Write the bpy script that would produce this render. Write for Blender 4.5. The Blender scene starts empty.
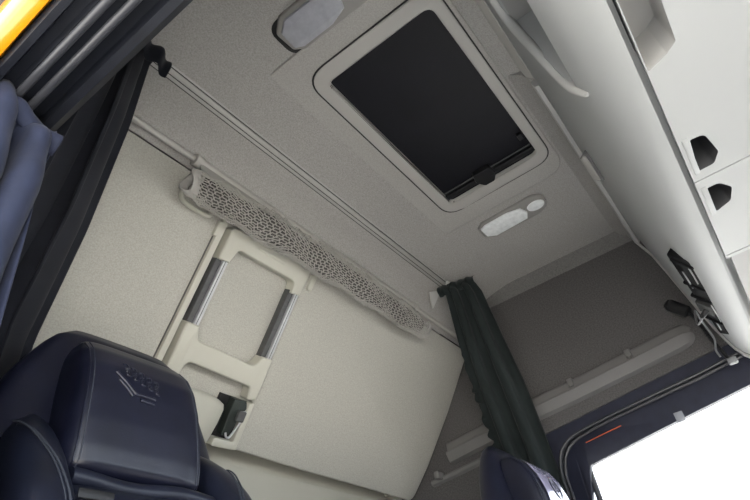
import bpy, bmesh, math, random
from mathutils import Vector, Matrix
from mathutils.geometry import tessellate_polygon
from mathutils.bvhtree import BVHTree
random.seed(4)
S = bpy.context.scene
COL = S.collection
V = Vector
PI = math.pi

# ------------------------------------------------------------------ materials
def mat(name, color, rough=.6, metal=0., nscale=0, namt=0., bump=0., bscale=400, spec=.5, sheen=0., bdist=.002, coat=0.):
    m = bpy.data.materials.new(name); m.use_nodes = True
    nt = m.node_tree; b = nt.nodes['Principled BSDF']
    c = tuple(color) + (1,)
    b.inputs['Base Color'].default_value = c
    b.inputs['Roughness'].default_value = rough
    b.inputs['Metallic'].default_value = metal
    b.inputs['Specular IOR Level'].default_value = spec
    b.inputs['Sheen Weight'].default_value = sheen
    b.inputs['Coat Weight'].default_value = coat
    tc = nt.nodes.new('ShaderNodeTexCoord')
    if namt:
        n = nt.nodes.new('ShaderNodeTexNoise'); n.inputs['Scale'].default_value = nscale; n.inputs['Detail'].default_value = 3
        r = nt.nodes.new('ShaderNodeValToRGB')
        r.color_ramp.elements[0].position = .3; r.color_ramp.elements[1].position = .7
        r.color_ramp.elements[0].color = tuple(max(0, x * (1 - namt)) for x in color) + (1,)
        r.color_ramp.elements[1].color = tuple(min(1, x * (1 + namt)) for x in color) + (1,)
        nt.links.new(tc.outputs['Object'], n.inputs['Vector'])
        nt.links.new(n.outputs['Fac'], r.inputs['Fac'])
        nt.links.new(r.outputs['Color'], b.inputs['Base Color'])
    if bump:
        n2 = nt.nodes.new('ShaderNodeTexNoise'); n2.inputs['Scale'].default_value = bscale; n2.inputs['Detail'].default_value = 4
        bp = nt.nodes.new('ShaderNodeBump'); bp.inputs['Strength'].default_value = bump; bp.inputs['Distance'].default_value = bdist
        nt.links.new(tc.outputs['Object'], n2.inputs['Vector'])
        nt.links.new(n2.outputs['Fac'], bp.inputs['Height'])
        nt.links.new(bp.outputs['Normal'], b.inputs['Normal'])
    return m

M = {}
M['headliner'] = mat('headliner fabric', (.36, .347, .328), .95, nscale=240, namt=.17, bump=.25, bscale=320, spec=.15)
M['headliner_panel'] = mat('smooth headliner panel', (.40, .385, .362), .9, nscale=240, namt=.12, bump=.15, bscale=320, spec=.15)
M['wall_fabric'] = mat('dark wall fabric', (.105, .100, .100), .95, nscale=170, namt=.26, bump=.3, bscale=320, spec=.12)
M['bunk_fabric'] = mat('bunk fabric', (.405, .395, .355), .92, nscale=260, namt=.13, bump=.25, bscale=380, spec=.15)
M['beige_plastic'] = mat('beige plastic', (.47, .46, .40), .5, bump=.06, bscale=900, spec=.35)
M['grey_plastic'] = mat('warm grey plastic', (.44, .425, .40), .5, bump=.06, bscale=900, spec=.35)
M['housing_plastic'] = mat('mid grey lamp plastic', (.27, .26, .245), .45, bump=.06, bscale=900, spec=.35)
M['lip_plastic'] = mat('pale trim plastic', (.50, .495, .48), .45, spec=.35)
M['cabinet'] = mat('off white cabinet plastic', (.365, .37, .365), .5, bump=.05, bscale=900, spec=.35)
M['wall_trim'] = mat('grey fabric trim', (.17, .165, .158), .95, nscale=170, namt=.2, bump=.2, bscale=320, spec=.12)
M['ledge'] = mat('taupe ledge plastic', (.165, .160, .158), .6, bump=.12, bscale=600, spec=.3)
M['dark_groove'] = mat('dark groove', (.02, .02, .02), .8)
M['black_plastic'] = mat('black plastic', (.012, .012, .013), .4, spec=.4)
M['bay_black'] = mat('matt black bay', (.005, .005, .006), .7, spec=.08)
M['blind'] = mat('black roof blind', (.006, .006, .009), .5, nscale=6, namt=.2, spec=.25)
M['alu'] = mat('brushed aluminium', (.50, .51, .52), .5, metal=.5, nscale=80, namt=.06)
M['dark_alu'] = mat('dark grey part', (.075, .076, .078), .55, nscale=90, namt=.12)
M['rail'] = mat('grey rail', (.42, .41, .39), .4, metal=.2)
M['lens'] = mat('clear ribbed lens', (.86, .88, .88), .15, nscale=50, namt=.10, bump=.35, bscale=150, spec=.7)
M['lens_dim'] = mat('darker lens', (.36, .365, .40), .3, nscale=40, namt=.10, bump=.2, bscale=120, spec=.6)  # darker copy of the lens for the near ceiling light
M['net'] = mat('grey net cord', (.36, .345, .32), .85, bump=.2)
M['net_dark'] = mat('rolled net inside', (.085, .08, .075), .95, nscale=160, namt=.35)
M['hem'] = mat('grey net hem', (.36, .35, .33), .9, bump=.2)
M['curtain'] = mat('black navy curtain', (.009, .010, .015), .85, nscale=14, namt=.2, bump=.15, bscale=500, spec=.2, sheen=.1)
M['curtain_green'] = mat('dark green grey curtain', (.014, .019, .019), .85, nscale=14, namt=.15, bump=.15, bscale=500, spec=.2, sheen=.1)
M['curtain_blue'] = mat('slate navy curtain', (.013, .017, .037), .75, nscale=30, namt=.2, bump=.2, bscale=120, spec=.25, sheen=.05)
M['leather'] = mat('navy black leather', (.007, .008, .019), .37, nscale=20, namt=.2, bump=.10, bscale=260, spec=.55)
M['leather_blue'] = mat('blue leather panel', (.008, .010, .021), .42, nscale=20, namt=.2, bump=.12, bscale=260, spec=.5)
M['stitch'] = mat('grey stitching', (.035, .04, .055), .7)
M['glare_panel'] = mat('glossy leather with painted glare', (.34, .32, .44), .2, bump=.03, bscale=200, spec=.9, coat=.8)  # pale colour paints the bright reflection onto the glossy headrest
M['door_navy'] = mat('dark navy door trim', (.018, .020, .036), .5, nscale=30, namt=.15, bump=.1, bscale=500, spec=.4)
M['seal'] = mat('rubber seal', (.035, .036, .042), .4, spec=.5)
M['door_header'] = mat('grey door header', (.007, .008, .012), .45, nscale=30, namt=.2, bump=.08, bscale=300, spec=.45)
M['orange'] = mat('orange body paint', (.62, .235, .003), .3, spec=.5, coat=.6)
M['orange_line'] = mat('orange reflector line', (.55, .09, .02), .4)
M['chrome'] = mat('chrome', (.75, .75, .76), .15, metal=1.)
M['cord'] = mat('pale grey cord', (.20, .205, .21), .45)
M['clip'] = mat('clear grey clip', (.30, .31, .34), .25, spec=.7)
M['latch'] = mat('dark latch metal', (.05, .06, .055), .35, metal=.6)
M['floor'] = mat('grey rubber floor', (.34, .33, .32), .8, nscale=20, namt=.2)
M['asphalt'] = mat('pale concrete ground', (.55, .53, .50), .95, nscale=5, namt=.2)
M['dash'] = mat('dark dashboard plastic', (.06, .06, .065), .6)

def glass(name, tint=(.96, .98, 1.)):
    m = bpy.data.materials.new(name); m.use_nodes = True
    nt = m.node_tree; nt.nodes.clear()
    o = nt.nodes.new('ShaderNodeOutputMaterial'); mx = nt.nodes.new('ShaderNodeMixShader')
    t = nt.nodes.new('ShaderNodeBsdfTransparent'); g = nt.nodes.new('ShaderNodeBsdfGlossy'); f = nt.nodes.new('ShaderNodeFresnel')
    t.inputs['Color'].default_value = tint + (1,); g.inputs['Roughness'].default_value = .02; f.inputs['IOR'].default_value = 1.45
    nt.links.new(f.outputs[0], mx.inputs[0]); nt.links.new(t.outputs[0], mx.inputs[1]); nt.links.new(g.outputs[0], mx.inputs[2])
    nt.links.new(mx.outputs[0], o.inputs['Surface'])
    return m
M['pocket'] = mat('pocket with painted shade', (.05, .05, .053), .55)  # dark colour stands in for shade inside the finger pulls
M['shaded_recess'] = mat('cabinet recess with painted shade', (.30, .295, .285), .6)  # cabinet recesses made darker, their shade put into the colour
M['glass'] = glass('window glass')

# ------------------------------------------------------------------ mesh helpers
def obj(name, bm, m, parent=None, smooth=38, solid=0, sub=0):
    if m is not None and isinstance(m, str): m = M[m]
    bmesh.ops.recalc_face_normals(bm, faces=bm.faces[:])
    for f in bm.faces: f.smooth = smooth > 0
    if smooth:
        lim = math.radians(smooth)
        for e in bm.edges:
            if len(e.link_faces) == 2 and e.calc_face_angle(0) > lim: e.smooth = False
    me = bpy.data.meshes.new(name); bm.to_mesh(me); bm.free()
    me.materials.append(m)
    o = bpy.data.objects.new(name, me); COL.objects.link(o)
    if parent is not None:
        o.parent = parent
        L = parent.get('_L')
        if L is not None: o.matrix_parent_inverse = Matrix.Translation(-V(L))
    if solid:
        md = o.modifiers.new('thickness', 'SOLIDIFY'); md.thickness = solid; md.offset = 0
    if sub:
        md = o.modifiers.new('smooth', 'SUBSURF'); md.levels = sub; md.render_levels = sub
    return o

ROOTS = []
def thing(name, label, cat, loc=(0, 0, 0), group=None):
    o = bpy.data.objects.new(name, None); COL.objects.link(o)
    o.location = loc; o['_L'] = tuple(loc); o.empty_display_size = .05
    ROOTS.append(o)
    return tag(o, label, cat, group)

def tag(o, label, cat, group=None):
    o['label'] = label; o['category'] = cat
    if group: o['group'] = group
    return o

def struct(name, bm, m, parent=None, **k):
    o = obj(name, bm, m, parent, **k)
    if parent is None: o['kind'] = 'structure'
    return o

def B(): return bmesh.new()

def face(bm, vs):
    try: return bm.faces.new(vs)
    except ValueError: return None

def box(bm, lo, hi, bev=0, seg=2):
    vs = [bm.verts.new((x, y, z)) for x in (lo[0], hi[0]) for y in (lo[1], hi[1]) for z in (lo[2], hi[2])]
    fs = [(0, 1, 3, 2), (4, 6, 7, 5), (0, 4, 5, 1), (2, 3, 7, 6), (0, 2, 6, 4), (1, 5, 7, 3)]
    nf = [bm.faces.new([vs[i] for i in f]) for f in fs]
    if bev:
        es = set(e for f in nf for e in f.edges)
        bmesh.ops.bevel(bm, geom=list(es), offset=bev, segments=seg, affect='EDGES', profile=.5)
    return vs

def fr(o, u, v):            # frame: origin, two unit axes, and the normal u x v
    u = V(u).normalized(); v = V(v).normalized()
    return (V(o), u, v, u.cross(v))
def at(F, a, b, c=0): return F[0] + F[1] * a + F[2] * b + F[3] * c

def rounded(poly, r, seg=5):
    out = []; n = len(poly)
    for i in range(n):
        p = V(poly[i][:2]); a = V(poly[i - 1][:2]) - p; b = V(poly[(i + 1) % n][:2]) - p
        rr = poly[i][2] if len(poly[i]) > 2 else r
        if rr <= 0: out.append((p.x, p.y)); continue
        la, lb = a.length, b.length; a.normalize(); b.normalize()
        ang = a.angle(b); t = min(rr / math.tan(ang / 2), la * .48, lb * .48)
        p0 = p + a * t; p1 = p + b * t
        for k in range(seg + 1):
            s = k / seg
            q = p0 * (1 - s) ** 2 + p * 2 * s * (1 - s) + p1 * s * s
            out.append((q.x, q.y))
    return out

def rect(x0, y0, x1, y1): return [(x0, y0), (x1, y0), (x1, y1), (x0, y1)]

def plate(bm, F, outer, holes=(), d0=0., d1=.01, bev=0, seg=2):
    """polygon with holes in frame F, extruded along its normal from d0 to d1, the d1 face's rim bevelled"""
    loops = [outer] + list(holes)
    flat = [p for l in loops for p in l]
    tri = tessellate_polygon([[V((p[0], p[1], 0)) for p in l] for l in loops])
    A = [bm.verts.new(at(F, p[0], p[1], d0)) for p in flat]
    Bv = [bm.verts.new(at(F, p[0], p[1], d1)) for p in flat]
    for t in tri:
        face(bm, [A[i] for i in t]); face(bm, [Bv[i] for i in t])
    k = 0; rim = []
    for l in loops:
        n = len(l)
        for i in range(n):
            a, b = k + i, k + (i + 1) % n
            face(bm, [A[a], A[b], Bv[b], Bv[a]]); rim.append((Bv[a], Bv[b]))
        k += n
    if bev:
        es = []
        for a, b in rim:
            e = bm.edges.get((a, b))
            if e: es.append(e)
        bmesh.ops.dissolve_limit(bm, angle_limit=.001, verts=bm.verts[:], edges=[e for e in bm.edges if e not in es]) if not holes else None
        es = [e for e in es if e.is_valid]
        bmesh.ops.bevel(bm, geom=es, offset=bev, segments=seg, affect='EDGES', profile=.5)

def loft(bm, rings, closed=True, caps=True):
    R = [[bm.verts.new(p) for p in r] for r in rings]
    n = len(R[0])
    for i in range(len(R) - 1):
        for j in range(n if closed else n - 1):
            face(bm, [R[i][j], R[i][(j + 1) % n], R[i + 1][(j + 1) % n], R[i + 1][j]])
    if caps and closed: face(bm, R[0][::-1]); face(bm, R[-1])
    return R

def smooth_path(pts, n=8, closed=False):
    P = [V(p) for p in pts]; out = []; m = len(P)
    rng = range(m if closed else m - 1)
    for i in rng:
        p1, p2 = P[i], P[(i + 1) % m]
        p0 = P[i - 1] if (i > 0 or closed) else p1 * 2 - p2
        p3 = P[(i + 2) % m] if (i + 2 < m or closed) else p2 * 2 - p1
        for k in range(n):
            t = k / n
            out.append(.5 * ((2 * p1) + (p2 - p0) * t + (2 * p0 - 5 * p1 + 4 * p2 - p3) * t * t + (3 * p1 - p0 - 3 * p2 + p3) * t ** 3))
    if not closed: out.append(P[-1])
    return out

def tube(bm, pts, r, seg=8, closed=False, flat=1.):
    P = [V(p) for p in pts]; n = len(P); rings = []
    N = None
    for i in range(n):
        a = P[i - 1] if (i > 0 or closed) else P[i]; b = P[(i + 1) % n] if (i < n - 1 or closed) else P[i]
        T = (b - a).normalized()
        if N is None:
            N = T.orthogonal().normalized()
        N = (N - T * N.dot(T)).normalized(); Bn = T.cross(N)
        rr = r[i] if isinstance(r, (list, tuple)) else r
        rings.append([P[i] + (N * math.cos(2 * PI * k / seg) + Bn * math.sin(2 * PI * k / seg) * flat) * rr for k in range(seg)])
    if closed: rings.append(rings[0]); loft(bm, rings, True, False); bmesh.ops.remove_doubles(bm, verts=bm.verts[:], dist=1e-6)
    else: loft(bm, rings)

def extrude_x(bm, prof, x0, x1, seg=1):
    """closed profile of (y, z) swept along X; prof may be a function of x"""
    rings = []
    for i in range(seg + 1):
        x = x0 + (x1 - x0) * i / seg
        p = prof(x) if callable(prof) else prof
        rings.append([V((x, y, z)) for y, z in p])
    loft(bm, rings)

def grid(bm, f, nu, nv):
    R = [[bm.verts.new(f(i / nu, j / nv)) for j in range(nv + 1)] for i in range(nu + 1)]
    for i in range(nu):
        for j in range(nv): face(bm, [R[i][j], R[i + 1][j], R[i + 1][j + 1], R[i][j + 1]])

def interp(tab, t):
    for (a, va), (b, vb) in zip(tab, tab[1:]):
        if t <= b:
            s = (t - a) / (b - a) if b > a else 0; s = max(0, s)
            if isinstance(va, tuple): return tuple(x + (y - x) * s for x, y in zip(va, vb))
            return va + (vb - va) * s
    return tab[-1][1]

FC = fr((0, 0, 2.08), (0, 1, 0), (1, 0, 0))          # ceiling: a = Y, b = X, normal down
DN = V((0, .585, -.811)).normalized(); 
FB = fr((0, 1.004, 1.85), DN, (1, 0, 0))              # folded bunk: a = down the panel, b = X
if FB[3].z > 0: FB = (FB[0], FB[1], FB[2], -FB[3])
FL = fr((2.40, 0, 0), (0, 0, 1), (0, 1, 0))           # far side wall: a = Z, b = Y, normal towards -X
FU = fr((0, 0, 1.33), (0, 1, 0), (1, 0, 0))           # underside of the overhead unit, normal down

# ------------------------------------------------------------------ setting
b = B(); box(b, (.1, -.95, -.05), (2.5, 1.6, 0)); struct('floor', b, 'floor')
b = B(); box(b, (-30, -30, -1.15), (30, 30, -1.1)); g = struct('ground', b, 'asphalt')

# ceiling lining, a profile along Y with an opening for the hatch
b = B()
prof = [(-.90, 2.08), (.105, 2.08), (.16, 2.08), (.40, 2.08), (.64, 2.08), (.70, 2.076), (.78, 2.062), (.87, 2.034), (.90, 2.022), (.93, 1.985), (.965, 1.925), (.983, 1.905), (1.0, 1.888), (1.02, 1.875), (1.035, 2.02), (1.56, 2.03)]
ys = sorted(set([p[0] for p in prof] + [.20, .62]))
zs = [interp(prof, y) for y in ys]
xs = [.12, .16, .24, .32, .87, 1.66, 2.20, 2.28, 2.34, 2.38, 2.42]
def cdrop(x): return interp([(.12, .05), (.16, .03), (.24, .008), (.32, 0), (2.20, 0), (2.28, .001), (2.34, .004), (2.38, .008), (2.42, .012)], x)
vv = {}
for i, x in enumerate(xs):
    for j, y in enumerate(ys): vv[i, j] = b.verts.new((x, y, zs[j] - (cdrop(x) if y < .93 else 0)))
for i in range(len(xs) - 1):
    for j in range(len(ys) - 1):
        if xs[i] >= .87 and xs[i + 1] <= 1.66 and ys[j] >= .2 and ys[j + 1] <= .62: continue
        face(b, [vv[i, j], vv[i + 1, j], vv[i + 1, j + 1], vv[i, j + 1]])
ceil = struct('ceiling', b, 'headliner', smooth=60)
b = B()
plate(b, FC, rounded([(.16, .74), (.79, .74), (.79, 1.79), (.16, 1.79)], .09, 8), [rounded(rect(.2, .87, .62, 1.66), .04)], -.03, .006, .005, 3)
struct('ceiling_panel', b, 'headliner_panel', ceil, smooth=60)
b = B(); box(b, (.05, -1.0, 2.14), (2.5, 1.65, 2.17)); struct('roof', b, 'headliner', ceil)

b = B(); loft(b, [[V((2.405, y, 2.075)), V((2.335, y, 2.082 - d)), V((2.340, y, 2.072 - d)), V((2.405, y, 2.030))] for y, d in ((.09, 0), (.60, 0), (.72, .012), (.87, .046))]); struct('trim_3', b, 'wall_trim')
# rear wall, side walls, front
b = B()
box(b, (.12, 1.52, 0), (2.45, 1.58, 2.0))
plate(b, fr((0, 1.52, 0), (1, 0, 0), (0, 0, 1)), rounded([(.3, .6), (2.36, .6), (2.36, 1.262), (.3, 1.262)], .03), [], 0, .008, .004)
struct('wall_rear', b, 'beige_plastic')
b = B()
plate(b, FL, [(0, 1.55), (0, .80), (1.356, .80), (1.43, .165), (1.455, -.10), (1.50, -.92), (2.14, -.92), (2.14, 1.55)], [], -.06, 0)
struct('wall_left', b, 'wall_fabric')
b = B()
box(b, (.06, -.92, 1.42), (.125, 1.55, 2.14)); box(b, (.06, .70, 0), (.125, 1.55, 1.42)); box(b, (.06, -.92, 0), (.125, -.72, 1.42))
struct('wall_right', b, 'wall_fabric')
b = B()
box(b, (.1, -.95, 0), (2.5, -.9, .80)); box(b, (.1, -.95, 1.40), (2.5, -.9, 2.14))
struct('wall_front', b, 'dash')
b = B(); plate(b, fr((0, -.92, 0), (1, 0, 0), (0, 0, 1)), rect(.12, .80, 2.45, 1.40), [], 0, .005); w2 = struct('window_2', b, 'glass')

# near door opening: header seen from underneath, pillar, orange body edge
b = B()
prof = [(.1125, 1.40), (.1125, 1.345), (.118, 1.338), (.128, 1.338), (.132, 1.352), (.146, 1.352), (.150, 1.342), (.185, 1.346), (.190, 1.356), (.205, 1.356), (.210, 1.340), (.222, 1.338), (.232, 1.346), (.236, 1.43)]
loft(b, [[V((x, y, z)) for x, z in prof] for y in (-.74, -.3, .2, .72)])
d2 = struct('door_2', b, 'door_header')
for nm, x, z, r in (('door_seal', .157, 1.338, .0065), ('door_seal', .180, 1.339, .0065)):
    b = B(); tube(b, [(x, y, z) for y in (-.74, -.2, .3, .715)], r, 10); struct(nm, b, 'seal', d2)
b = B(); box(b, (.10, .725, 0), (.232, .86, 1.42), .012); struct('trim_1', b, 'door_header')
b = B()
loft(b, [[V((x, y, z)) for x, z in [(.112, 1.42), (.111, 1.345), (.108, 1.338), (.092, 1.337), (.086, 1.342), (.080, 1.40), (.072, 1.9), (.085, 2.17), (.11, 2.17)]] for y in (-.9, -.3, .3, 1.5)])
struct('trim_2', b, 'orange', smooth=50)

# far door: header band, seal, inner window frame, pane
seal = [(1.47, -.62), (1.409, -.079), (1.382, .115), (1.36, .339), (1.333, .58), (1.310, .676), (1.264, .729), (1.190, .751), (1.092, .752), (.50, .752), (.50, -.62)]
seal_s = [(p.x, p.y) for p in smooth_path([V((a, c, 0)) for a, c in seal[:9]], 5)] + seal[9:]
win = [(1.40, -.56), (1.294, -.016), (1.256, .256), (1.200, .640, .012), (1.06, .682), (.60, .69, .03), (.60, -.56, .03)]
win_r = rounded(win, .004)
b = B()
plate(b, FL, [(0, .80), (1.356, .80), (1.43, .165), (1.455, -.10), (1.50, -.92), (0, -.92)], [seal_s], -.03, -.012)
d1 = struct('door_1', b, 'door_navy')
b = B(); plate(b, FL, [(a * 1.0, c) for a, c in seal_s], [win_r], -.075, -.045, .006); struct('window_frame', b, 'door_navy', d1)
b = B()
plate(b, FL, seal_s, [[(a - .004 if a > .6 else a + .004, c * .992) for a, c in seal_s]], -.05, -.012); struct('frame_step', b, 'seal', d1)
for dx, off in ((-.008, 0), (-.016, -.014)):
    b = B(); tube(b, [at(FL, a + off * (1 if a > 1.2 else 0), c + (off if c > .6 else 0), dx) for a, c in seal_s], .0062, 8, True); struct('door_seal', b, 'seal', d1)
b = B(); tube(b, [at(FL, a, c, -.040) for a, c in ((1.286, .623), (1.296, .54), (1.304, .467))], .0022, 6); struct('reflector_line', b, 'orange_line', d1)
b = B(); plate(b, FL, [(a, c) for a, c in rounded([(1.43, -.6), (1.30, -.016), (1.264, .256), (1.21, .66), (.58, .71), (.58, -.6)], .01)], [], -.072, -.068); w1 = struct('window_1', b, 'glass')
b = B(); tube(b, [(2.468, .655, z) for z in (.62, .8, 1.0, 1.19)], .012, 8); struct('window_channel', b, 'seal', d1)
b = B(); box(b, (2.44, .235, 1.246), (2.452, .268, 1.285), .003); tag(obj('window_clip', b, 'clip'), 'small translucent grey clip on the top edge of the side window', 'clip')

# ------------------------------------------------------------------ roof hatch
T = thing('roof_hatch', 'black square roof hatch with a wide beige frame in the ceiling', 'roof hatch', (1.26, .41, 2.08))
fo = rounded([(.178, .824, .075), (.641, .824, .075), (.641, 1.692, .075), (.178, 1.692, .075)], .07, 8)
fi = rounded([(.215, .880, .03), (.593, .880, .022), (.593, 1.632, .022), (.215, 1.632, .03)], .03, 6)
b = B(); plate(b, FC, fo, [fi], -.02, .012, .005, 3); obj('frame', b, 'grey_plastic', T)
b = B(); plate(b, FC, rounded([(.174, .820), (.645, .820), (.645, 1.696), (.174, 1.696)], .077, 8), [rounded([(.19, .845), (.63, .845), (.63, 1.69), (.19, 1.69)], .07, 8)], 0, .009); obj('dark_gap', b, 'dark_groove', T)  # dark ring coloured in as the gap around the frame
b = B(); plate(b, FC, rect(.20, .865, .62, 1.655), [], -.014, -.004); obj('blind', b, 'blind', T)
b = B(); box(b, (1.586, .214, 2.070), (1.612, .594, 2.084), .004); bar = obj('blind_bar', b, 'black_plastic', T)
b = B(); tube(b, [(1.577, .220, 2.080), (1.577, .592, 2.080)], .003, 6); obj('bar_edge', b, 'dark_alu', bar)
b = B(); plate(b, FC, rounded([(.385, 1.555), (.455, 1.555), (.462, 1.60), (.44, 1.636), (.40, 1.636), (.378, 1.60)], .01), [], -.002, .018, .004); obj('pull_handle', b, 'black_plastic', bar)
for y in (.24,):
    b = B(); box(b, (1.50, y - .020, 2.070), (1.53, y, 2.088), .003); obj('catch', b, 'black_plastic', T)

# ------------------------------------------------------------------ dome lights
def dome(sgn, xc, label, lens):
    def X(x): return xc + sgn * (x - 1.893)
    T = thing('dome_light', label, 'ceiling light', (xc, .45, 2.08), 'ceiling lights beside the hatch')
    def P(pts): return [(y, X(x)) + ((r,) if r else ()) for y, x, r in pts]
    out = rounded(P([(.596, 1.858, .012), (.566, 1.836, .015), (.33, 1.832, .06), (.296, 1.862, .045), (.296, 1.925, .05), (.345, 1.958, .05), (.56, 1.958, .02), (.60, 1.925, .02)]), .02)
    if sgn < 0: out = out[::-1]
    b = B(); plate(b, FC, out, [], -.01, .012, .006, 3); obj('housing', b, 'housing_plastic', T)
    ln = rounded(P([(.586, 1.862, 0), (.56, 1.848, 0), (.455, 1.846, .0), (.40, 1.862, 0), (.385, 1.905, 0), (.40, 1.940, 0), (.55, 1.945, 0), (.585, 1.920, 0)]), .008)
    if sgn < 0: ln = ln[::-1]
    b = B(); plate(b, FC, ln, [], .0, .020, .006, 2); obj('lens', b, lens, T)
    c = [(.342 + .038 * math.cos(t * PI / 10), X(1.893) + .030 * math.sin(t * PI / 10)) for t in range(20)]
    b = B(); plate(b, FC, c, [], .0, .017, .005, 2); obj('reading_lamp', b, 'lens', T)
    c2 = [(.342 + .045 * math.cos(t * PI / 10), X(1.893) + .037 * math.sin(t * PI / 10)) for t in range(20)]
    b = B(); plate(b, FC, c2, [c], .0, .014, .002); obj('lamp_ring', b, 'housing_plastic', T)
dome(1, 1.893, 'clear ceiling light with oval reading lamp between the black hatch and the far wall', 'lens')
dome(-1, .690, 'ceiling light at the top edge of the picture, darker lens in a recessed tray', 'lens_dim')
b = B()
c1 = rounded([(.612, .630), (.612, .752), (.285, .752), (.285, .626)], .045, 6)
plate(b, FC, c1, [], -.004, .004, .002); tr = obj('recess_tray', b, 'dark_groove', ROOTS[-1])

# ------------------------------------------------------------------ curtain rail
T = thing('curtain_rail', 'grey twin slot curtain rail running across the ceiling', 'curtain rail', (1.26, .89, 2.02))
FR = fr((0, .888, 2.030), V((0, 1, -.42)), (1, 0, 0))
if FR[3].z > 0: FR = (FR[0], FR[1], FR[2], -FR[3])
def railbox(nm, a0, a1, c0, c1, m, x0=.45, x1=2.07):
    b = B(); plate(b, FR, [(a0, x0), (a1, x0), (a1, x1), (a0, x1)], [], c0, c1, min(.002, (a1 - a0) * .3)); return obj(nm, b, m, T)
railbox('track_base', -.022, .024, -.01, .004, 'rail')
railbox('track_ridge', -.012, .003, .002, .013, 'rail')
railbox('track_slot', -.0155, -.0125, .002, .0052, 'dark_groove')
railbox('track_slot', .0035, .0065, .002, .0052, 'dark_groove')
railbox('track_slot', .0165, .0205, .002, .0052, 'dark_groove')
b = B(); plate(b, FR, rounded(rect(-.026, 2.03, .03, 2.085), .006), [], -.01, .018, .003); obj('end_cap', b, 'lip_plastic', T)
b = B(); plate(b, FR, rounded(rect(-.022, .43, .025, .47), .006), [], -.01, .016, .003); obj('end_cap', b, 'black_plastic', T)
b = B(); loft(b, [[V(p) for p in r] for r in (((1.95, .925, 1.965), (2.03, .905, 2.0), (1.99, .945, 1.905)), ((1.955, .935, 1.968), (2.035, .915, 2.003), (1.995, .955, 1.908)))]); obj('pale_triangle', b, 'lip_plastic', T)  # small pale triangle behind the far curtain

# ------------------------------------------------------------------ net rod with rolled safety net
T = thing('safety_net', 'grey mesh safety net rolled up along a grey rod under the rear ceiling edge', 'safety net', (1.3, .99, 1.77))
b = B(); tube(b, [(x, .984, 1.880) for x in (.30, .8, 1.6, 2.34)], .0095, 12); obj('rod', b, 'grey_plastic', T)
b = B(); tube(b, [(x, .984, 1.880) for x in (.715, 1.1, 1.5, 1.885)], .0155, 14); obj('sleeve', b, 'grey_plastic', T)
for x in (.715, 1.885):
    b = B(); tube(b, [(x - .014, .984, 1.880), (x - .012, .984, 1.880), (x + .012, .984, 1.880), (x + .014, .984, 1.880)], [.015, .020, .020, .015], 14); obj('collar', b, 'grey_plastic', T)
def net_c(u):   # centre, half height, half depth of the roll along its length
    x = .682 + u * 1.225
    return (V((x, .970, 1.766 + .016 * math.sin(PI * u) + .006 * u)), interp([(0, .036), (.08, .044), (.2, .050), (.5, .050), (.85, .046), (1, .040)], u), interp([(0, .026), (.3, .030), (1, .026)], u))
nd = V((0, .50, -.866)); nn = V((0, -.866, -.50))
rnd = [random.uniform(0, 6.28) for _ in range(8)]
def net_p(u, t, k=1.):
    c, a, d = net_c(min(1, max(0, u)))
    w = 1 + .07 * math.sin(u * 31 + 2 * t) + .05 * math.sin(u * 67 + 5 * t) + .05 * math.sin(u * 140 - 3 * t)
    t2 = t + .10 * math.sin(u * 33 + rnd[0] + 2 * t)
    x = V((.008 * math.sin(t * 2 + u * 17), 0, 0))
    return c + x + (nd * math.cos(t2) * a + nn * math.sin(t2) * d) * (k * w)
b = B()
NU, NV = 100, 19
def strand(sg):
    for s in range(NV):
        n = NU
        q = [net_p(i / n, 2 * PI * (s / NV) + sg * 2 * PI * (i / n) * (NU / 2 / NV) + .09 * sg * (1 if i % 2 else -1), 1.0 + (.03 if sg > 0 else 0) + .06 * (i % 2)) for i in range(n + 1)]
        tube(b, q, .0019, 4)
strand(1); strand(-1)
obj('net_mesh', b, 'net', T, smooth=80)
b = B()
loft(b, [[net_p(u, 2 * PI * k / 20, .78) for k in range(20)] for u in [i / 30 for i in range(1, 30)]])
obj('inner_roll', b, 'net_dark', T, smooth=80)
for u0, u1 in ((-.002, .020), (.985, 1.003)):
    b = B()
    outer = [[net_p(min(1, max(0, u)), 2 * PI * k / 24, kk) + V(((u - min(1, max(0, u))) * 1.2, 0, 0)) for k in range(24)] for u, kk in ((u0, .93), (u0, 1.06), ((u0 + u1) / 2, 1.10), (u1, 1.06), (u1, .93))]
    outer.append(outer[0]); loft(b, outer, True, False); bmesh.ops.remove_doubles(b, verts=b.verts[:], dist=1e-6)
    obj('end_hem', b, 'hem', T, smooth=80)
b = B(); loft(b, [[V((x, .974, 1.868)), V((x, .980, 1.868)), V((x, .978, 1.83)), V((x, .974, 1.80)), V((x, .968, 1.80)), V((x, .971, 1.83))] for x in (.72, 1.1, 1.5, 1.88)]); obj('hem_flap', b, 'hem', T)

# ------------------------------------------------------------------ folded upper bunk
T = thing('upper_bunk', 'beige upholstered upper bunk folded up against the rear wall', 'bunk bed', (1.28, 1.43, 1.27))
b = B()
plate(b, FB, rounded([(.0, .16, .02), (.0, .866, 0), (.725, .866, 0), (.725, .16, .03)], .02), [], -.06, 0, .006)
obj('panel', b, 'bunk_fabric', T)
b = B()
plate(b, FB, rounded([(.0, 1.266, 0), (.0, 2.385, .03), (.30, 2.392, .1), (.56, 2.378, .1), (.735, 2.345, .055), (.728, 2.1, 0), (.724, 1.6, 0), (.715, 1.266, 0)], .03, 7), [], -.06, 0, .010, 3)
obj('panel', b, 'bunk_fabric', T, smooth=50)
b = B(); plate(b, FB, rect(.0, .862, .72, 1.270), [], -.06, -.020); obj('ladder_recess', b, 'bunk_fabric', T)
b = B(); plate(b, FB, rounded(rect(.02, .868, .69, .890), .004), [], -.02, .012, .004); obj('guide_strip', b, 'beige_plastic', T)
b = B(); plate(b, FB, rect(.13, .8665, .69, .8678), [], -.02, .001); obj('guide_groove', b, 'ledge', T)
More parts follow.
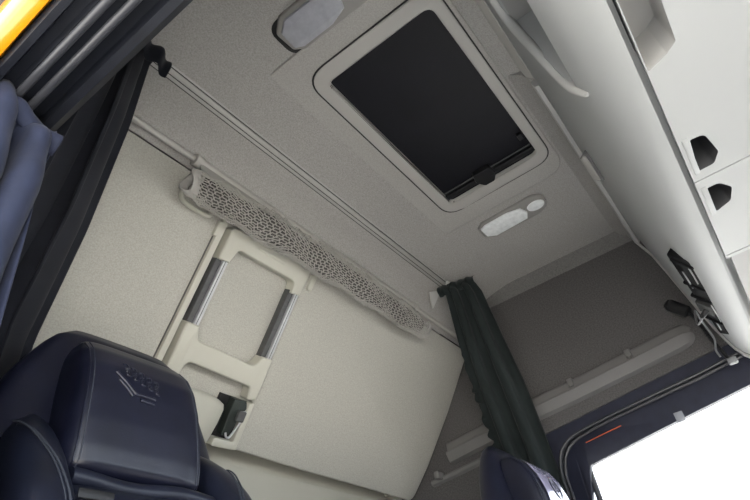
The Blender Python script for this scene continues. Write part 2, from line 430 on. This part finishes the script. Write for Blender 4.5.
b = B(); plate(b, FB, rounded(rect(.085, .858, .135, .878), .006), [], -.01, .014, .005); obj('guide_clip', b, 'beige_plastic', T)
b = B(); plate(b, FB, rounded(rect(.075, 1.282, .135, 1.306), .01), [], -.01, .014, .006); obj('end_catch', b, 'beige_plastic', T)
b = B(); plate(b, FB, rect(.04, .16, .58, 2.33), [], -.13, -.06); obj('mattress', b, 'bunk_fabric', T)
b = B(); tube(b, smooth_path([at(FB, .060, .708, .004), at(FB, .080, .712, .012), at(FB, .094, .73, .014), at(FB, .096, .80, .014), at(FB, .088, .82, .012), at(FB, .070, .822, .004)], 5), .0075, 8)
h = obj('strap_hook', b, 'beige_plastic', T)

# ------------------------------------------------------------------ ladder stowed on the bunk
T = thing('bunk_ladder', 'short aluminium ladder with beige plastic ends stowed on the folded bunk', 'ladder', at(FB, .3, 1.08, .02))
b = B()
top = rounded([(.082, .904, .018), (.066, 1.258, .018), (.170, 1.255, .004), (.176, 1.216, .004), (.135, 1.212, .022), (.138, .958, .022), (.190, .945, .004), (.192, .905, .004)], .01, 5)
plate(b, FB, top, [], -.018, .024, .006, 3); obj('top_grip', b, 'beige_plastic', T)
b = B(); plate(b, FB, rounded(rect(.092, 1.02, .104, 1.14), .004), [], .02, .0265, .002); obj('grip_inlay', b, 'beige_plastic', T)
for x0, s0, s1 in ((.908, .185, .412), (1.216, .165, .412)):
    b = B(); plate(b, FB, rect(s0, x0 + .018, s1, x0 + .036), [], -.016, .020, .003); r = obj('side_rail', b, 'alu', T)
    b = B(); plate(b, FB, rect(s0, x0 - .002 , s1, x0 + .0185), [], -.018, .010, .002); obj('dark_side_face', b, 'dark_alu', r)  # darker face on the near side of each rail
    b = B(); plate(b, FB, rect(s0, x0 + .0245, s1, x0 + .0265), [], .018, .0207); obj('rail_groove', b, 'dark_alu', r)
b = B()
step = rounded([(.400, .900, .008), (.398, .946, .006), (.440, .958, .035), (.447, 1.195, .035), (.408, 1.214, .006), (.405, 1.257, .008), (.548, 1.257, .006), (.552, 1.222, .006), (.513, 1.215, .012), (.505, .958, .03), (.565, .950, .006), (.570, .903, .006)], .01, 5)
plate(b, FB, step, [], -.018, .026, .007, 3); obj('step_frame', b, 'beige_plastic', T)

T = thing('ladder_holder', 'beige ladder holder with a dark latch at the foot of the ladder', 'holder', at(FB, .62, 1.1, .02))
b = B()
rings = []
for s, x1, h in ((.573, 1.11, .014), (.576, 1.13, .026), (.585, 1.150, .036), (.60, 1.156, .038), (.64, 1.156, .037), (.70, 1.150, .034), (.716, 1.146, .022), (.718, 1.144, -.018)):
    rings.append([at(FB, s, .905, -.018), at(FB, s, .905, h * .8), at(FB, s, .94, h), at(FB, s, (1.02 + x1) / 2, h), at(FB, s + .004, x1 - .012, h * .9), at(FB, s + .01, x1, h * .45), at(FB, s + .01, x1, -.018)])
loft(b, rings); obj('cup', b, 'beige_plastic', T, smooth=55)
b = B(); plate(b, FB, rounded([(.562, 1.242), (.556, 1.263), (.714, 1.2645), (.719, 1.165), (.690, 1.165), (.690, 1.240)], .008), [], -.018, .022, .005); obj('holder_rim', b, 'beige_plastic', T)  # plain rim of the holder beside the latch
b = B(); plate(b, FB, rect(.560, 1.14, .695, 1.262), [], -.018, -.004); obj('latch_pocket', b, 'black_plastic', T)
b = B(); plate(b, FB, rounded([(.562, 1.176), (.560, 1.225), (.580, 1.236), (.676, 1.206), (.680, 1.182), (.600, 1.176)], .004), [], -.01, .026, .004); la = obj('latch', b, 'latch', T)
b = B(); plate(b, FB, rounded(rect(.590, 1.205, .625, 1.235), .005), [], .02, .038, .004); obj('latch_button', b, 'dark_alu', la)
b = B(); tube(b, smooth_path([at(FB, .600, 1.216, .028), at(FB, .592, 1.226, .030), at(FB, .600, 1.234, .030), at(FB, .672, 1.214, .030), at(FB, .680, 1.200, .030), at(FB, .668, 1.192, .028)], 5), .0035, 8); obj('latch_wire', b, 'alu', la)

# small clip on the rear panel under the bunk
b = B(); plate(b, fr((0, 1.512, 0), (1, 0, 0), (0, 0, 1)), rounded(rect(2.25, 1.285, 2.33, 1.335), .008), [rounded(rect(2.285, 1.297, 2.315, 1.322), .003)], -.002, .018, .004)
c = obj('panel_clip', b, 'beige_plastic'); tag(c, 'small beige catch on the rear panel just below the bunk edge', 'catch')
b = B(); plate(b, fr((0, 1.512, 0), (1, 0, 0), (0, 0, 1)), rect(2.286, 1.298, 2.314, 1.321), [], .001, .006); obj('slot', b, 'dark_groove', c)

# ------------------------------------------------------------------ curtains
def sheet(P, nu, nv, name, m, T, thick=.0016):
    b = B(); grid(b, P, nu, nv); return obj(name, b, m, T, smooth=180, solid=thick)

T = thing('bunk_curtain', 'black bunk curtain bunched at the near end of the curtain rail', 'curtain', (.32, .95, .9))
edge_r = [(0, (.462, .866, 1.998)), (.03, (.455, .872, 1.98)), (.21, (.455, .909, 1.742)), (.43, (.475, 1.043, 1.495)), (.61, (.492, 1.20, 1.282)), (1, (.50, 1.27, .75))]
edge_l = [(0, (.235, .800, 1.998)), (.03, (.22, .80, 1.98)), (.21, (.18, .83, 1.742)), (.43, (.155, .90, 1.455)), (.61, (.145, 1.06, 1.25)), (1, (.14, 1.14, .75))]
def nearP(u, v):
    a = V(interp(edge_r, v)); c = V(interp(edge_l, v))
    p = a.lerp(c, u)
    amp = .010 + .024 * min(1, v * 2.5)
    w = u * 7 * PI + .7 * math.sin(3 * v + 4 * u)
    return p + V((.3, .95, 0)) * (math.sin(w) * amp * min(1, u * 6)) + V((.012 * math.sin(2.3 * w + v * 3), 0, 0)) * min(1, u * 6)
sheet(nearP, 120, 50, 'curtain_cloth', 'curtain', T)
def headP(u, v):
    p = V((.490, .862, 1.996)).lerp(V((.24, .795, 2.002)), u)
    return p + V((0, -.016 + .010 * math.sin(u * 9 * PI) - .022 * math.sin(v * PI), -.075 * v + .004 * math.sin(u * 7 * PI)))
sheet(headP, 90, 6, 'header_tape', 'curtain', T)
for k in range(5):
    p = V((.445, .860, 2.005)).lerp(V((.25, .80, 2.02)), k / 4)
    b = B(); tube(b, [p + V((0, 0, .004)), p, p + V((0, 0, -.02))], .006, 8); obj('glider', b, 'black_plastic', T)

T = thing('door_curtain', 'daylit slate blue curtain hanging gathered beside the open door at far left', 'curtain', (.17, .68, .8))
def doorP(u, v):
    x = .070 + u * (.158 + .022 * v); z = 1.338 - .62 * v
    amp = .010 + .022 * min(1, v * 5)
    w = u * 6.4 * PI + 1.1 * math.sin(1.7 * v + .4) + .9 + .5 * math.sin(6 * v + 5 * u)
    sn = math.sin(w); sn = math.copysign(abs(sn) ** .7, sn)
    y = .676 + sn * amp - .012 * math.exp(-((v - .06) / .05) ** 2)
    return V((x + .012 * math.cos(w) * min(1, v * 4) + .004 * math.sin(9 * v), y, z - .022 * (1 - v) ** 8 * (math.sin(u * 9 + 1) + u)))
sheet(doorP, 110, 60, 'curtain_cloth', 'curtain_blue', T)
def hoodP(u, v):
    x = .070 + u * .160; th = v * PI
    return V((x, .676 - .016 * math.sin(th) * (1 + .4 * math.sin(u * 14)), 1.340 - .045 * v + .006 * math.sin(u * 11 + 1) - .026 * u * u))
sheet(hoodP, 40, 12, 'folded_top', 'curtain_blue', T)

T = thing('bunk_curtain', 'dark green grey bunk curtain bunched at the far end of the curtain rail', 'curtain', (1.96, .76, .9))
fl = [(0, (1.985, .880, 1.985)), (.05, (1.975, .862, 1.93)), (.28, (2.02, .880, 1.73)), (.50, (2.10, .905, 1.52)), (.62, (2.15, .912, 1.415)), (.73, (2.20, .920, 1.30)), (1, (2.25, .93, .95))]
frr = [(0, (2.02, .745, 1.975)), (.05, (2.0, .722, 1.935)), (.10, (2.01, .708, 1.89)), (.50, (2.12, .690, 1.50)), (.73, (2.22, .705, 1.26)), (1, (2.27, .71, .93))]
def farP(u, v):
    a = V(interp(fl, v)); c = V(interp(frr, v)); p = a.lerp(c, u)
    amp = .010 + .010 * min(1, v * 3)
    w = u * 5 * PI + .5 * math.sin(2 * v + 2 * u)
    ruf = math.exp(-(u / .08) ** 2) * min(1, max(0, (v - .3) / .2))
    p += V((math.sin(w) * amp, .005 * math.sin(2 * w), 0))
    p += V((.008 * math.sin(v * 120), .008 * math.sin(v * 95 + 2 * math.sin(v * 37)), 0)) * ruf
    return p
sheet(farP, 90, 150, 'curtain_cloth', 'curtain_green', T)
def fheadP(u, v):
    p = V((1.995, .895, 1.988)).lerp(V((2.03, .73, 1.985)), u)
    return p + V((-.014 + .005 * math.sin(u * 9 * PI) - .02 * math.sin(v * PI), 0, -.055 * v + .002 * math.sin(u * 6 * PI)))
sheet(fheadP, 80, 6, 'header_tape', 'curtain_green', T)

# ------------------------------------------------------------------ seats
def ellipse_ring(cx, cy, z, wx, wy, n=40, e=3.0, tilt=0):
    r = []
    for k in range(n):
        t = 2 * PI * k / n
        c, s = math.cos(t), math.sin(t)
        x = wx * math.copysign(abs(c) ** (2 / e), c); y = wy * math.copysign(abs(s) ** (2 / e), s)
        r.append(V((cx + x, cy + y, z + tilt * y)))
    return r

def project(bv, pts, lift=.001):
    out = []
    for x, z in pts:
        h = bv.ray_cast(V((x, .2, z)), V((0, 1, 0)))
        if h[0] is not None: out.append(h[0] + V((0, -lift, 0)))
    return out

def make_seat():
    T = thing('truck_seat', 'dark navy leather seat in the near foreground with an embossed headrest', 'seat', (.61, .8, 0), 'cab seats')
    cx = .61
    # backrest
    tab = [(.50, (.258, .86, .075)), (.80, (.260, .950, .07)), (.90, (.258, 1.0, .066)), (.97, (.252, 1.032, .056)), (1.06, (.232, 1.045, .045)), (1.115, (.210, 1.050, .042)), (1.165, (.182, 1.052, .038)), (1.205, (.156, 1.053, .032)), (1.228, (.134, 1.054, .026)), (1.240, (.11, 1.054, .014))]
    b = B(); zz = [.50 + (1.240 - .50) * i / 34 for i in range(35)]
    loft(b, [ellipse_ring(cx, interp(tab, z)[1], z, interp(tab, z)[0], interp(tab, z)[2], 44, 3.2) for z in zz])
    back = obj('backrest', b, 'leather', T, smooth=70)
    # side bolsters of the backrest
    for s in (-1, 1):
        b = B()
        tb = [(.50, (.185, .80, .055, .06)), (.75, (.190, .845, .05, .06)), (.85, (.192, .885, .046, .058)), (.92, (.190, .93, .042, .055)), (.97, (.186, .965, .034, .045)), (1.005, (.178, .99, .02, .025)), (1.02, (.172, 1.0, .006, .01))]
        loft(b, [ellipse_ring(cx + s * interp(tb, z)[0], interp(tb, z)[1], z, interp(tb, z)[2], interp(tb, z)[3], 24, 2.6) for z in [.50 + .52 * i / 24 for i in range(25)]])
        o = obj('side_bolster', b, 'leather_blue', T, smooth=70)
        bo = BVHTree.FromPolygons([v.co for v in o.data.vertices], [tuple(p.vertices) for p in o.data.polygons])
        q = smooth_path([V((cx + s * x, z, 0)) for x, z in ((.214, .985), (.206, .968), (.190, .925), (.176, .88), (.168, .80), (.164, .65))], 6)
        b = B(); pts = project(bo, [(p.x, p.y) for p in q], .001)
        tube(b, pts, .0022, 6); tube(b, [p + V((s * .008, .001, .003)) for p in pts], .0016, 6); obj('piping', b, 'stitch', o)
    # centre panel with a rolled upper edge
    b = B()
    tp = [(.50, (.150, .79, .035)), (.75, (.150, .835, .035)), (.84, (.148, .875, .034)), (.87, (.146, .897, .030)), (.88, (.140, .905, .02))]
    loft(b, [ellipse_ring(cx, interp(tp, z)[1], z, interp(tp, z)[0], interp(tp, z)[2], 36, 4) for z in [.5 + .38 * i / 24 for i in range(25)]])
    pan = obj('centre_panel', b, 'leather_blue', T, smooth=60)
    b = B(); loft(b, [[p for p in [V((x,   .902 + .020 * math.cos(t * PI / 6), .890 + .016 * math.sin(t * PI / 6) + .004 * math.sin(x * 30))) for t in range(12)]] for x in [cx - .140 + .28 * i / 12 for i in range(13)]])
    obj('rolled_edge', b, 'leather_blue', pan, smooth=70)
    b = B(); box(b, (cx - .150, .842, .846), (cx - .092, .845, .860), .001); obj('fabric_tag', b, 'black_plastic', pan)
    # headrest pad
    b = B()
    th = [(.900, (.112, .985, .050)), (.906, (.130, .985, .075)), (.920, (.139, .984, .090)), (.95, (.140, .982, .090)), (1.0, (.136, .981, .087)), (1.06, (.131, .981, .080)), (1.11, (.127, .985, .070)), (1.15, (.122, .992, .054)), (1.178, (.112, 1.0, .034)), (1.192, (.09, 1.006, .012))]
    cx -= .010
    loft(b, [ellipse_ring(cx, interp(th, z)[1], z, interp(th, z)[0], interp(th, z)[2], 56, 5) for z in [.900 + .29 * i / 44 for i in range(45)]])
    hr = obj('headrest', b, 'leather', T, smooth=70)
    bv = BVHTree.FromPolygons([v.co for v in hr.data.vertices], [tuple(p.vertices) for p in hr.data.polygons])
    for s in (-1, 1):
        for dx, r in ((0, .0020), (.007, .0012)):
            pts = project(bv, [(cx + s * (.124 - dx - .014 * (k / 24) ** 2), .912 + .270 * k / 24) for k in range(25)], .0008)
            if len(pts) > 3: b = B(); tube(b, pts, r, 6); obj('seam', b, 'stitch' if dx else 'leather', hr)
    # embossed emblem: a double chevron below lettering-like strokes
    def P2(pts): return [(cx + x, z) for x, z in pts]
    strokes = [[(-.072, 1.098), (-.052, 1.080), (-.034, 1.060), (.008, 1.060)], [(-.066, 1.082), (-.050, 1.066), (-.040, 1.054)], [(-.024, 1.050), (.006, 1.049)]]
    b = B()
    for st in strokes:
        q = [V((x, z, 0)) for x, z in P2(st)]; q = [(p.x, p.y) for i in range(len(q) - 1) for p in (q[i].lerp(q[i + 1], k / 6) for k in range(7))]
        tube(b, project(bv, q, .0008), .0040, 6)
    em = obj('embossed_emblem', b, 'leather', hr, smooth=80)
    b = B()
    for k in range(5):
        x = -.052 + k * .0155; z = 1.112 - k * .006
        for st in ([(x - .003, z + .012), (x + .005, z + .013), (x + .006, z + .004), (x - .002, z + .002)], [(x - .002, z - .006), (x + .005, z - .004), (x + .002, z - .013), (x + .009, z - .014)]):
            q = [V((p[0], p[1], 0)) for p in P2(st)]; q = [(p.x, p.y) for p in smooth_path(q, 4)]
            tube(b, project(bv, q, .0008), .0025, 5)
    obj('embossed_lettering', b, 'leather', hr, smooth=80)
    cx += .010
    # cushion
    b = B(); loft(b, [ellipse_ring(cx, .58, z, w, d, 36, 4) for z, w, d in ((.36, .22, .24), (.38, .25, .26), (.50, .26, .27), (.53, .24, .25), (.54, .2, .2))]); obj('seat_cushion', b, 'leather', T, smooth=60)
    b = B(); box(b, (cx - .2, .38, 0), (cx + .2, .80, .36), .03); obj('seat_base', b, 'dash', T)
    return T, hr, em
seat, hr, em = make_seat()
def copy_tree(o, parent=None, skip=()):
    c = o.copy(); COL.objects.link(c)
    if parent is not None:
        c.parent = parent; c.matrix_parent_inverse = o.matrix_parent_inverse.copy()
    for ch in list(o.children):
        if not ch.name.startswith(skip): copy_tree(ch, c, skip)
    return c
far = copy_tree(seat, None, ('embossed', 'seat_base'))
far.location = V(seat.location) + V((1.32, -.27, -.05))
far['label'] = 'far seat with a glossy headrest bearing a round crest, below the green grey curtain'
fh = [c for c in far.children if c.name.startswith('headrest')][0]
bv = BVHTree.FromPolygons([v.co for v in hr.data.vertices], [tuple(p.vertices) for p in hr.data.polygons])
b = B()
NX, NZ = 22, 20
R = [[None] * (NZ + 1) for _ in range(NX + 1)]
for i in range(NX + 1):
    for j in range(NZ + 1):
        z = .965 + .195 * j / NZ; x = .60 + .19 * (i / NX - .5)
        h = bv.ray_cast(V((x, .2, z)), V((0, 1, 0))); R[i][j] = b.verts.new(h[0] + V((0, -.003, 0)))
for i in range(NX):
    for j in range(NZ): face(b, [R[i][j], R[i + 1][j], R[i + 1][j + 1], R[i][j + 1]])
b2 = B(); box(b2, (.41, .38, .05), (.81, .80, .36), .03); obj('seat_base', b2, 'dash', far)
gp = obj('glossy_glare_panel', b, 'glare_panel', fh, smooth=80)
b = B()
for rad in (.034, .027):
    tube(b, project(bv, [(.60 + rad * math.cos(2 * PI * k / 32), 1.075 + rad * math.sin(2 * PI * k / 32)) for k in range(32)], .003), .0016, 5, True)
for st in ([(-.014, -.012), (-.004, .004), (-.010, .014), (.004, .018), (.012, .010)], [(-.004, -.016), (.006, -.004), (.014, -.010)], [(0, .004), (.010, .002)]):
    tube(b, project(bv, [(.60 + p.x, 1.075 + p.y) for p in smooth_path([V((x, z, 0)) for x, z in st], 4)], .003), .0018, 5)
obj('round_crest', b, 'leather', fh, smooth=80)

# ------------------------------------------------------------------ overhead unit above the windscreen
T = thing('overhead_cabinet', 'off white overhead storage unit with drawers and a black radio bay', 'overhead cabinet', (1.3, -.3, 1.33))
tail = [(-.100, 1.333), (-.104, 1.365), (-.112, 1.365), (-.1125, 1.46), (-.60, 1.46), (-.60, 2.05), (.03, 2.05)]
facing = [(.082, 1.99), (.068, 1.90), (.050, 1.80), (.034, 1.70), (.018, 1.60), (.000, 1.50), (-.012, 1.45), (-.026, 1.405), (-.044, 1.37), (-.065, 1.347)]
full = facing + [(-.082, 1.337)] + tail
def endprof(x):
    k = interp([(2.10, 0), (2.25, .15), (2.30, .45), (2.34, 1)], x)
    return [(y - .012 * k if y > -.09 else y, z) for y, z in full]
b = B()
extrude_x(b, full, .26, .45); 
extrude_x(b, endprof, .885, 2.36, 22)
upper = [p for p in facing if p[1] >= 1.79] + [(.045, 1.785), (-.15, 1.785), (-.60, 1.785), (-.60, 2.05), (.03, 2.05)]
lower = [(-.012 + .006, 1.47)] + [p for p in facing if p[1] <= 1.46] + [(-.082, 1.337)] + tail[:5] + [(-.60, 1.47), (-.15, 1.47)]
extrude_x(b, upper, .45, .885); extrude_x(b, lower, .45, .885)
body = obj('body', b, 'cabinet', T, smooth=40)
b = B()
def fy(z): return interp([(1.33, -.09), (1.347, -.065), (1.37, -.044), (1.405, -.026), (1.45, -.012), (1.50, 0), (1.60, .018), (1.70, .034), (1.80, .05), (1.90, .068), (1.99, .082)], z)
lipz = [(.862, 1.425), (.874, 1.44), (.895, 1.50), (.905, 1.56), (.890, 1.66), (.880, 1.76), (.84, 1.80), (.70, 1.805), (.47, 1.805)]
lp = smooth_path([(x, fy(z) + .001, z) for x, z in lipz], 5); tube(b, lp, [.002 + .010 * min(1, k / 9) for k in range(len(lp))], 10); obj('bin_lip', b, 'lip_plastic', T)
b = B(); box(b, (.45, -.58, 1.468), (.884, -.165, 1.79)); plate(b, fr((0, 0, 1.79), (0, 1, 0), (1, 0, 0)), rect(-.17, .452, .040, .884), [], 0, .006); obj('shaded_recess', b, 'shaded_recess', T)
# trim lips along the ceiling
b = B(); extrude_x(b, [(.092, 2.004), (.098, 1.998), (.092, 1.975), (.080, 1.970), (.066, 1.99), (.066, 2.01)], 1.262, 2.345); obj('trim_lip', b, 'lip_plastic', T)
b = B(); extrude_x(b, [(.108, 2.060), (.100, 2.010), (.084, 1.990), (.070, 1.992), (.060, 2.02), (.060, 2.07)], .26, 1.242); obj('locker_lid', b, 'grey_plastic', T)
b = B(); extrude_x(b, [(.155, 2.084), (.135, 2.062), (.112, 2.040), (.098, 2.008), (.07, 2.0), (.07, 2.084)], 1.246, 2.36); obj('ceiling_infill', b, 'headliner', T)
b = B(); extrude_x(b, [(.170, 2.084), (.150, 2.074), (.12, 2.060), (.08, 2.05), (.07, 2.084)], .26, 1.246); obj('ceiling_infill', b, 'headliner', T)
b = B(); rings = []
for y, z in [(.090, 2.0)] + facing[1:] + [(-.082, 1.337)]:
    y2 = y - .012 if z < 1.99 else y
    rings.append([V((2.338, y2 + .001, z)), V((2.338, y2 + .007, z - .004)), V((2.366, y2 + .007, z - .004)), V((2.366, y2 - .004, z))])
loft(b, rings); obj('end_trim', b, 'lip_plastic', T)
b = B(); rings = []
for y, z in facing[1:] + [(-.082, 1.337)]:
    rings.append([V((2.328, y - .02, z)), V((2.328, y - .0095, z - .001)), V((2.336, y - .0095, z - .001)), V((2.336, y - .02, z))])
loft(b, rings); obj('end_groove', b, 'dark_groove', T)
# switch set into the fascia
FF = fr((0, .072, 1.862), V((0, -.75, -1)), (1, 0, 0))
if FF[3].y < 0: FF = (FF[0], FF[1], FF[2], -FF[3])
b = B(); plate(b, FF, rounded([(-.012, 1.535), (.012, 1.50), (.030, 1.50), (.030, 1.66), (-.012, 1.67)], .006), [], -.022, .012, .002); sw = obj('locker_latch', b, 'ledge', T)
b = B(); plate(b, FF, rounded([(-.008, 1.537), (.013, 1.507), (.024, 1.507), (.024, 1.652), (-.008, 1.660)], .005), [], -.01, .016, .003); obj('latch_plate', b, 'grey_plastic', sw)
# drawers in the underside
def pull(y0, x0, x1, flip=1):
    pts = [(-.126, x0), (-.150, x0 - .004), (-.172, x0 + .06), (-.164, x1 - .012), (-.126, x1)]
    return rounded(pts, .012)
def pocket(hole, d, m, par):
    b = B()
    c = V((sum(p[0] for p in hole) / len(hole), sum(p[1] for p in hole) / len(hole)))
    n = len(hole); top = [b.verts.new(at(FU, p[0], p[1], .0)) for p in hole]; bot = [b.verts.new(at(FU, c.x + (p[0] - c.x) * .95, c.y + (p[1] - c.y) * .95, -d)) for p in hole]
    for i in range(n): face(b, [top[i], top[(i + 1) % n], bot[(i + 1) % n], bot[i]])
    face(b, bot); return obj('finger_pull', b, m, par)
hole1 = rounded([(-.134, 1.023, .004), (-.160, 1.026, .018), (-.174, 1.098, .018), (-.160, 1.130, .012), (-.128, 1.131, .004)], .01)
hole0 = rounded([(-.114, .50, .004), (-.114, .800, .004), (-.150, .785, .006), (-.168, .770, .006), (-.168, .50, .01)], .01)
hole2 = rounded([(-.131, 1.203, .004), (-.155, 1.203, .018), (-.176, 1.240, .018), (-.165, 1.288, .012), (-.131, 1.306, .004)], .01)
b = B(); plate(b, FU, rounded([(-.112, .40), (-.112, 1.1615), (-.46, 1.1615), (-.46, .40)], .004), [hole0, hole1], -.015, 0, 0); dr = obj('drawer', b, 'cabinet', T)
pocket(hole0, .075, 'shaded_recess', dr); pocket(hole1, .09, 'pocket', dr)
b = B(); box(b, (1.014, -.1305, 1.3285), (1.138, -.120, 1.334), .001); obj('pull_rim', b, 'cabinet', dr)
b = B(); plate(b, FU, rounded([(-.112, 1.1655), (-.112, 1.520), (-.46, 1.520), (-.46, 1.1655)], .004), [hole2], -.015, 0, 0); dr = obj('drawer', b, 'cabinet', T)
pocket(hole2, .09, 'pocket', dr)
b = B(); box(b, (1.194, -.1295, 1.3285), (1.314, -.119, 1.334), .001); obj('pull_rim', b, 'cabinet', dr)
b = B(); plate(b, FU, rect(-.46, 1.524, -.125, 2.33), [], -.02, -.012); obj('radio_slot', b, 'shaded_recess', T)
b = B(); plate(b, FU, rect(-.46, 1.524, -.112, 1.54), [], -.02, .0); obj('divider', b, 'cabinet', T)

# black radio bay on the lower rounded corner at the far end
FO = fr((0, -.030, 1.412), V((0, -.62, -.78)), (1, 0, 0))
if FO[3].y < 0: FO = (FO[0], FO[1], FO[2], -FO[3])
b = B(); plate(b, FO, rounded([(-.046, 1.58), (.020, 1.585), (.044, 2.02), (.030, 2.16), (-.012, 2.20)], .012), [], -.02, .012, .004); bay = obj('radio_bay', b, 'bay_black', T)
for s0, x0, x1 in ((-.020, 1.68, 1.80), (.008, 1.62, 1.74), (.018, 1.90, 2.04), (.0, 2.06, 2.14)):
    b = B(); tube(b, [at(FO, s0, x0, .012), at(FO, s0 + .006, (x0 + x1) / 2, .0145), at(FO, s0 + .004, x1, .012)], .0022, 6); obj('metal_bar', b, 'cord', bay)
for x in (1.60, 1.76, 1.86, 2.04):
    b = B(); plate(b, FO, rounded([(-.036, x), (.026, x + .012), (.026, x + .024), (-.036, x + .012)], .002), [], 0, .018, .002); obj('bay_rib', b, 'bay_black', bay)
b = B(); plate(b, FO, rounded(rect(-.03, 1.90, .018, 1.98), .006), [], 0, .022, .004); obj('socket', b, 'dark_groove', bay)

# hanging microphone, cord and end tab
T = thing('reading_lamp', 'black knob shaped lamp with a ribbed stalk hanging by the far wall', 'lamp', (2.31, .05, 1.5))
b = B(); tube(b, smooth_path([(2.29, .098, 1.640), (2.29, .090, 1.628), (2.29, .072, 1.605), (2.29, .048, 1.578), (2.29, .040, 1.568)], 4), [.006] + [.018] * 3 + [.024] * 10 + [.018] * 2 + [.006], 14); obj('lamp_head', b, 'black_plastic', T, smooth=60)
pts = smooth_path([(2.29, .040, 1.568), (2.295, .030, 1.53), (2.30, .022, 1.46), (2.31, .010, 1.40), (2.315, .002, 1.362)], 14)
b = B(); tube(b, pts, [.0065 + .0016 * (i % 2) for i in range(len(pts))], 8); obj('ribbed_stalk', b, 'black_plastic', T, smooth=20)
b = B(); box(b, (2.29, -.022, 1.335), (2.315, .010, 1.358), .006); obj('end_tab', b, 'cord', T)
T = thing('cable', 'pale grey cable looping down from the black radio bay', 'cable', (2.2, .0, 1.45))
b = B(); tube(b, smooth_path([at(FO, .0, 1.94, .026), at(FO, -.02, 2.0, .06), (2.10, .018, 1.482), (2.20, .016, 1.478), (2.26, .010, 1.43), (2.292, .024, 1.40), (2.296, .022, 1.372)], 8), .0036, 8); obj('cord', b, 'cord', T)
b = B(); tube(b, [at(FO, .0, 1.94, .0225), at(FO, .0, 1.94, .034), at(FO, -.006, 1.955, .042)], .0085, 10); obj('plug', b, 'black_plastic', T)

# ------------------------------------------------------------------ storage ledge along the far wall
T = thing('storage_ledge', 'long taupe moulded ledge along the dark far side wall', 'ledge', (2.37, .6, 1.48))
def lz(y): return interp([(.06, 1.580), (.31, 1.552), (.575, 1.526), (.78, 1.510), (1.30, 1.452)], y)
b = B(); rings = []
for y, k in [(.065, .05), (.07, .35), (.082, .7), (.10, .9), (.13, 1)] + [(.13 + .109 * i, 1) for i in range(1, 11)]:
    z = lz(y); d = .085
    c = z - d / 2
    pr = [(0, .54), (.020, .54), (.024, .50), (.028, .40), (.030, .06), (.044, .02), (.049, -.02), (.049, -.10), (.030, -.50), (0, -.58)]
    rings.append([V((2.402 - dx * k, y, c + q * d * (.35 + .65 * k))) for dx, q in pr])
loft(b, rings); obj('ledge', b, 'ledge', T, smooth=40)
for y in (.318, .580):
    b = B(); z = lz(y) - .015; box(b, (2.362, y - .012, z - .014), (2.384, y + .012, z + .022), .004)
    tube(b, [(2.362, y - .008, z - .012), (2.354, y, z - .020), (2.362, y + .008, z - .012)], .003, 6); obj('clip', b, 'ledge', T)
b = B(); box(b, (2.345, 1.275, 1.318), (2.402, 1.30, 1.352), .006); tag(obj('wall_clip', b, 'ledge'), 'small grey clip on the dark side wall beside the folded bunk edge', 'clip')
b = B(); rings = []
for y in (.84, 1.0, 1.2, 1.34):
    z = lz(y) - .13
    rings.append([V((2.402 - dx, y, z + q)) for dx, q in ((0, .012), (.018, .008), (.022, 0), (.018, -.012), (0, -.02))])
loft(b, rings); obj('lower_rib', b, 'ledge', T)

# ------------------------------------------------------------------ light: overcast daylight through the door, windscreen and side window
w = bpy.data.worlds.new('daylight'); S.world = w; w.use_nodes = True
bg = w.node_tree.nodes['Background']
bg.inputs['Color'].default_value = (.86, .93, 1.0, 1); bg.inputs['Strength'].default_value = 1.3
sl = bpy.data.lights.new('sun', 'SUN'); sl.energy = 14; sl.angle = .01; sl.color = (1, .96, .90)
so = bpy.data.objects.new('sun', sl); COL.objects.link(so); so.location = (9, -2, 7)
so.rotation_euler = V((-.80, .15, -.56)).to_track_quat('-Z', 'Y').to_euler()
def portal(loc, rot, sx, sy):
    l = bpy.data.lights.new('daylight_portal', 'AREA'); l.shape = 'RECTANGLE'; l.size = sx; l.size_y = sy; l.cycles.is_portal = True
    o = bpy.data.objects.new('daylight_portal', l); COL.objects.link(o); o.location = loc; o.rotation_euler = rot
    o['kind'] = 'helper'
portal((.11, 0, .7), (0, -PI / 2, 0), 1.3, 1.45)
portal((1.28, -.93, 1.1), (PI / 2, 0, 0), 2.3, .6)
portal((2.48, .06, .97), (0, PI / 2, 0), .75, 1.3)

# ------------------------------------------------------------------ camera
cd = bpy.data.cameras.new('camera'); co = bpy.data.objects.new('camera', cd); COL.objects.link(co)
right = V((.5957860, -.7925401, -.1300697)); down = V((.4398037, .4574584, -.7728549)); fwd = V((.6720195, .4032521, .6211096))
co.matrix_world = Matrix(((right.x, -down.x, -fwd.x, 0), (right.y, -down.y, -fwd.y, 0), (right.z, -down.z, -fwd.z, .55), (0, 0, 0, 1)))
cd.sensor_width = 36; cd.lens = 36 * 573 / 750; cd.clip_start = .02
S.camera = co
S.view_settings.view_transform = 'Standard'; S.view_settings.look = 'None'; S.view_settings.gamma = 1
S.view_settings.use_curve_mapping = False
S.view_settings.exposure = 1.95
S.cycles.use_denoising = True
S.cycles.max_bounces = 10; S.cycles.diffuse_bounces = 6; S.cycles.sample_clamp_indirect = 6
for r in ROOTS:
    if '_L' in r: del r['_L']
for o in COL.objects:
    if '_L' in o: del o['_L']
